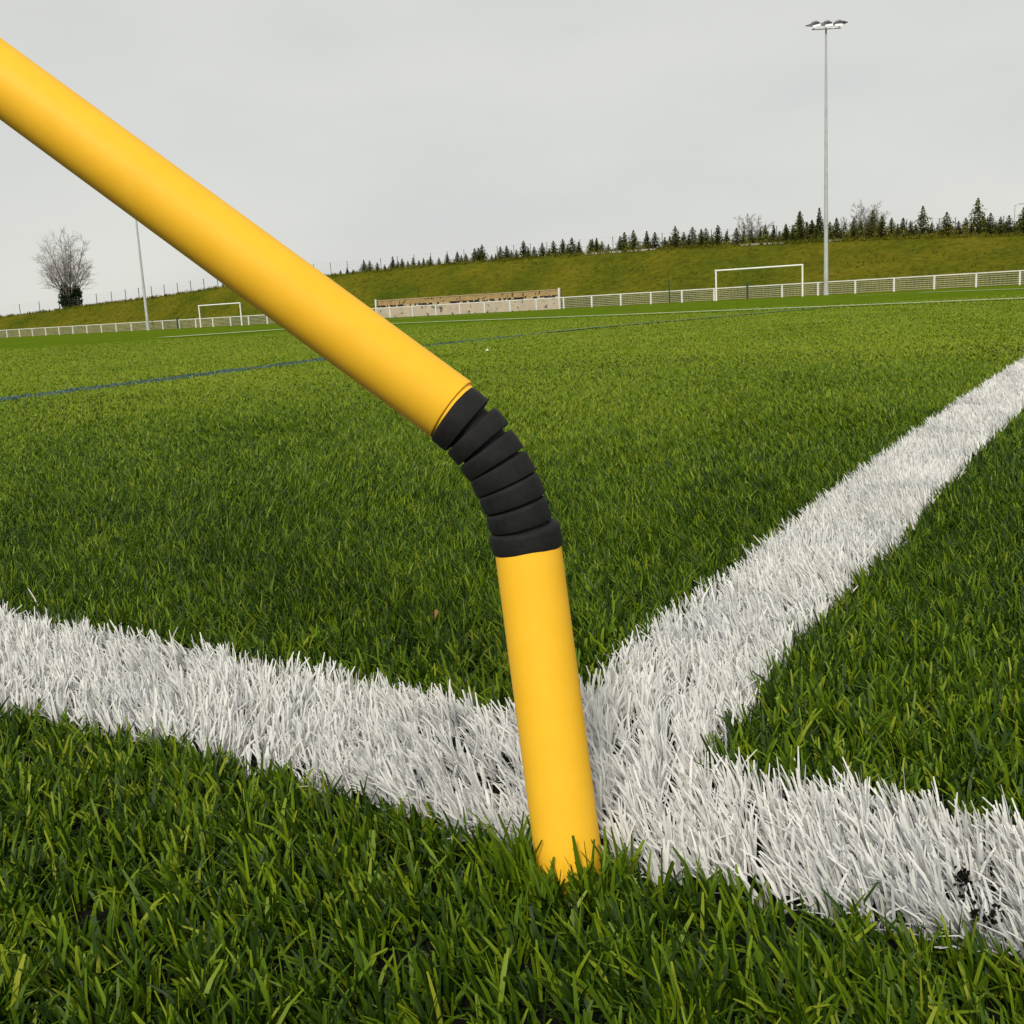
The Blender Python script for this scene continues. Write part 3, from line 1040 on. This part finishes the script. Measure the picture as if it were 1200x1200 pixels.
for x, y in ((5, 265), (40, 275), (72, 205), (110, 255), (135, 245), (172, 185), (225, 255), (258, 235), (300, 258), (345, 235), (380, 250), (412, 262), (440, 195), (535, 235), (565, 265),
             (592, 235), (630, 250), (655, 270), (690, 175), (735, 262), (765, 265), (870, 250), (905, 235), (935, 262), (965, 135), (995, 225), (1030, 210), (1055, 262), (1080, 230), (1105, 255),
             (1122, 222), (1150, 262), (1172, 240), (1196, 180), (1240, 230), (1290, 200), (1330, 240), (1400, 190), (1460, 220)):
    firs.append((920 + x * S3, 200 + y * S3))
firs += [(396, 316), (404, 313), (411, 315), (256, 331), (248, 334)]
firs.sort()
special = {(1081, 240.8): 'tall thin dark conifer with a bare spire, left of the golden bush', (1145.2, 231.5): 'tallest dark conifer spire at the right end of the bank',
           (937.8, 246.8): 'tall dark conifer rising left of the tall light mast', (960.1, 243.2): 'dark conifer partly hidden behind the tall light mast'}
LM = [(396, 'the yellow pole'), (441, "the tan wall's left end"), (654, "the tan wall's right end"), (784, 'the thin green post'), (839, "the right goal's left post"),
      (880, 'the small bare tree'), (940, "the right goal's right post"), (968, 'the tall light mast'), (1017, 'the wide bare tree'), (1081, 'the tall thin conifer'), (1109, 'the golden bush'), (1145, 'the tallest conifer')]
ordn = ['first', 'second', 'third', 'fourth', 'fifth', 'sixth', 'seventh', 'eighth', 'ninth', 'tenth', 'eleventh', 'twelfth', 'thirteenth', 'fourteenth', 'fifteenth', 'sixteenth', 'seventeenth', 'eighteenth', 'nineteenth', 'twentieth']
GRP = 'dark conifers in a row along the bank crest'
normal = []
for k, (x, y) in enumerate(firs):
    lab = None
    for (sx, sy), l in special.items():
        if abs(x - sx) < 1.2 and abs(y - sy) < 1.5: lab = l
    normal.append([x, y, lab])
xs = [n_[0] for n_ in normal if n_[2] is None]
for k, (x, y, lab) in enumerate(normal):
    if lab is None:
        if x < 300:
            lab = 'lone small conifer under the yellow pole, ' + ('left' if x < 252 else 'right') + ' one of two'
        else:
            best = None
            for lx, ln in LM:
                o_ = sum(1 for q in xs if (lx < q <= x)) if x > lx else sum(1 for q in xs if (x <= q < lx))
                if o_ and (best is None or o_ < best[0]):
                    best = (o_, ln, 'right' if x > lx else 'left')
            lab = 'small dark crest conifer, %s to the %s of %s' % (ordn[best[0] - 1], best[2], best[1])
    conifer(x, y, fir_meshes, lab, GRP, k)
conifer(920 + 810 * S3, 200 + 205 * S3, gold_meshes[:1], 'domed golden green conifer on the crest, between two tall dark spires', None, 3, back=2.2)
conifer(920 + 485 * S3, 200 + 222 * S3, gold_meshes[1:], 'yellow green conifer in front of the wide bare tree on the crest', None, 1, back=2.2)

# low scrub joining the conifers' feet
vs_, fs_ = [], []
rs = random.Random(5)
for q in range(19000):
    x = rs.uniform(860, 1330) if rs.random() < .6 else rs.uniform(388, 900)
    c_, d = crest(x)
    amp = .45 + 1.1 * min(1, max(0, (x - 560) / 300))
    base = c_ + FN * rs.uniform(3.2, 7.5)
    base.z = c_.z - .2 + amp * rs.random() ** 1.1 * (.75 + .2 * math.sin(x * .11) + .15 * math.sin(x * .31)) * .8
    s_ = rs.uniform(.08, .2)
    d1 = Vector((rs.gauss(0, 1), rs.gauss(0, 1), rs.gauss(0, 1))).normalized() * s_
    d2 = Vector((rs.gauss(0, 1), rs.gauss(0, 1), rs.gauss(0, 1))).normalized() * s_
    n = len(vs_)
    vs_ += [base - d1, base + d1, base + d2]; fs_.append((n, n + 1, n + 2))
mb = MB(); mb.add(vs_, fs_)
tag(mb.build('scrub', M_fir), 'low dark green scrub filling the gaps between the conifers on the crest', 'scrub', kind='stuff')

# ------------------------------------------------------------------ bare trees
def bare_tree(base, height, spread, seed, stems, label, depth_n=5, trunk_h=.2, twig=.014, ivy=None, r0=None, nm='bare_tree'):
    r = random.Random(seed)
    t = thing(nm, base, label, 'tree')
    segs_t, segs_c = MB(), MB()
    def limb(mbx, p, d, length, rad, n, up, wig, sides):
        pts, rr_ = [p], [rad]
        for i in range(n):
            d = (d + Vector((r.gauss(0, wig), r.gauss(0, wig), r.gauss(0, wig * .5) + up))).normalized()
            p = p + d * (length / n)
            pts.append(p); rr_.append(max(rad * (1 - .8 * (i + 1) / n), twig * .5))
        mbx.tube(pts, rr_, sides, caps=False)
        return pts, rr_
    def off(d, ang):
        a = r.uniform(0, 2 * PI)
        u = d.orthogonal().normalized(); v = d.cross(u)
        return (d * math.cos(ang) + (u * math.cos(a) + v * math.sin(a)) * math.sin(ang)).normalized()
    R0_ = r0 or height * .016
    limb(segs_t, Vector((0, 0, -.3)), Vector((0, 0, 1)), height * .16, R0_ * 1.6, 3, 0, .02, 8)
    nl = stems * 5
    wa, wc, cz_ = .33 * spread, .42, .58
    for s in range(nl):
        a = 2 * PI * s * .618 + r.uniform(-.3, .3)
        tilt = (.03 + .62 * ((s + .5) / nl) ** .75) * min(1.5, .6 + .4 * spread)
        d = Vector((math.cos(a) * math.sin(tilt), math.sin(a) * math.sin(tilt), math.cos(tilt)))
        # length at which the limb meets the oval outline of the crown
        h0 = .09 - cz_
        A_ = (math.sin(tilt) / wa) ** 2 + (math.cos(tilt) / wc) ** 2
        B_ = h0 * math.cos(tilt) / wc ** 2
        C_ = (h0 / wc) ** 2 - 1
        disc = B_ * B_ - A_ * C_
        ln = height * ((-B_ + math.sqrt(disc)) / A_ if disc > 0 else .3) * r.uniform(.74, .95)
        pts, rr_ = limb(segs_c if s > 2 else segs_t, Vector((math.cos(a) * .1, math.sin(a) * .1, height * .09)), d, ln, R0_ * r.uniform(.32, .6), 8, .015, .032, 5)
        for k in range(depth_n * 3):
            u = .18 + .80 * (k + r.random()) / (depth_n * 3)
            i = min(int(u * 8), 7); q = pts[i].lerp(pts[i + 1], u * 8 - i)
            dd_ = (pts[i + 1] - pts[i]).normalized()
            l2 = height * .23 * (1 - .55 * u) * r.uniform(.7, 1.2)
            p2, r2 = limb(segs_c, q, off(dd_, r.uniform(.45, .95)), l2, max(rr_[i] * .45, twig), 4, .06, .10, 4)
            for m in range(6):
                i2 = r.choice((1, 2, 2, 3, 3, 4)) 
                d3 = (p2[i2] - p2[i2 - 1]).normalized()
                p3, r3 = limb(segs_c, p2[i2], off(d3, r.uniform(.3, .8)), l2 * r.uniform(.3, .55), twig * .75, 2, .06, .12, 3)
                for w_ in range(2):
                    limb(segs_c, p3[1 + w_], off((p3[1] - p3[0]).normalized(), r.uniform(.3, .7)), l2 * r.uniform(.15, .3), twig * .5, 1, .05, .1, 3)
    zmax = sorted(v[2] for v in segs_c.v)[-12]
    for m_ in (segs_t, segs_c):
        m_.v = [(v[0] * height / zmax, v[1] * height / zmax, v[2] * height / zmax) for v in m_.v]
    segs_t.build('trunk', M_bark, t)
    segs_c.build('crown', M_twig, t)
    if ivy:
        vs_, fs_ = [], []
        for q in range(2600):
            lob = r.choice(ivy)
            while True:
                v = Vector((r.uniform(-1, 1), r.uniform(-1, 1), r.uniform(-1, 1)))
                if v.length < 1 and r.random() > v.length ** 3: break
            c0 = Vector((lob[0] + v.x * lob[3], lob[1] + v.y * lob[3], lob[2] + v.z * lob[4]))
            s_ = r.uniform(.14, .34)
            d1 = Vector((r.gauss(0, 1), r.gauss(0, 1), r.gauss(0, 1))).normalized() * s_
            d2 = Vector((r.gauss(0, 1), r.gauss(0, 1), r.gauss(0, 1))).normalized() * s_
            n = len(vs_); vs_ += [c0 - d1, c0 + d1, c0 + d2]; fs_.append((n, n + 1, n + 2))
        mb = MB(); mb.add(vs_, fs_); mb.build('ivy', M_ivy, t)
    return t
def crest_base(x, back, sink=.2):
    c_, d = crest(x)
    b0 = c_ + FN * back
    dd = (b0 - EYE).dot(F)
    b0 = at(x, 300, dd); b0.z = c_.z - sink
    return b0, dd
b0, dd = crest_base(76, 3)
hh = at(73, 267, dd).z - b0.z
mpp = dd / FPX
bare_tree(b0, hh, .86, 42, 3, 'large bare tree with ivy round its foot, alone at the left of the bank', depth_n=5, twig=.021,
          ivy=[(-6 * mpp, 0, 12 * mpp, 9 * mpp, 14 * mpp), (6 * mpp, 0, 11 * mpp, 9 * mpp, 13 * mpp), (0, .2, 8 * mpp, 14 * mpp, 10 * mpp), (-5 * mpp, 0, 22 * mpp, 6 * mpp, 12 * mpp), (8 * mpp, 0, 20 * mpp, 6 * mpp, 9 * mpp)])
b0, dd = crest_base(1017, 9)
bare_tree(b0, at(1017, 235, dd).z - b0.z, 1.9, 9, 3, 'wide grey bare tree behind the conifers, right of the tall light mast', depth_n=5, twig=.016)
b0, dd = crest_base(881, 9)
bare_tree(b0, at(881, 250, dd).z - b0.z, 1.5, 15, 2, 'small bare tree among the conifers above the white goal', depth_n=4, twig=.018)

# a small street lamp far off at the right
b0, dd = crest_base(1187.5, 14)
h = at(1187, 241, dd).z - b0.z
t = thing('street_lamp', b0, 'thin distant lamp post with a short arm at the far right of the crest', 'lamp post')
mb = MB(); mb.tube([(0, 0, 0), (0, 0, h)], [.06, .045], 8); mb.build('pole', M_galv, t)
mb = MB(); mb.tube([(0, 0, h - .05), (.5, 0, h + .08), (.55, 0, h + .08)], .035, 6); mb.build('arm', M_galv, t)
mb = MB(); mb.box((.75, 0, h + .07), (.45, .18, .09)); mb.build('lamp_head', M_galv, t)
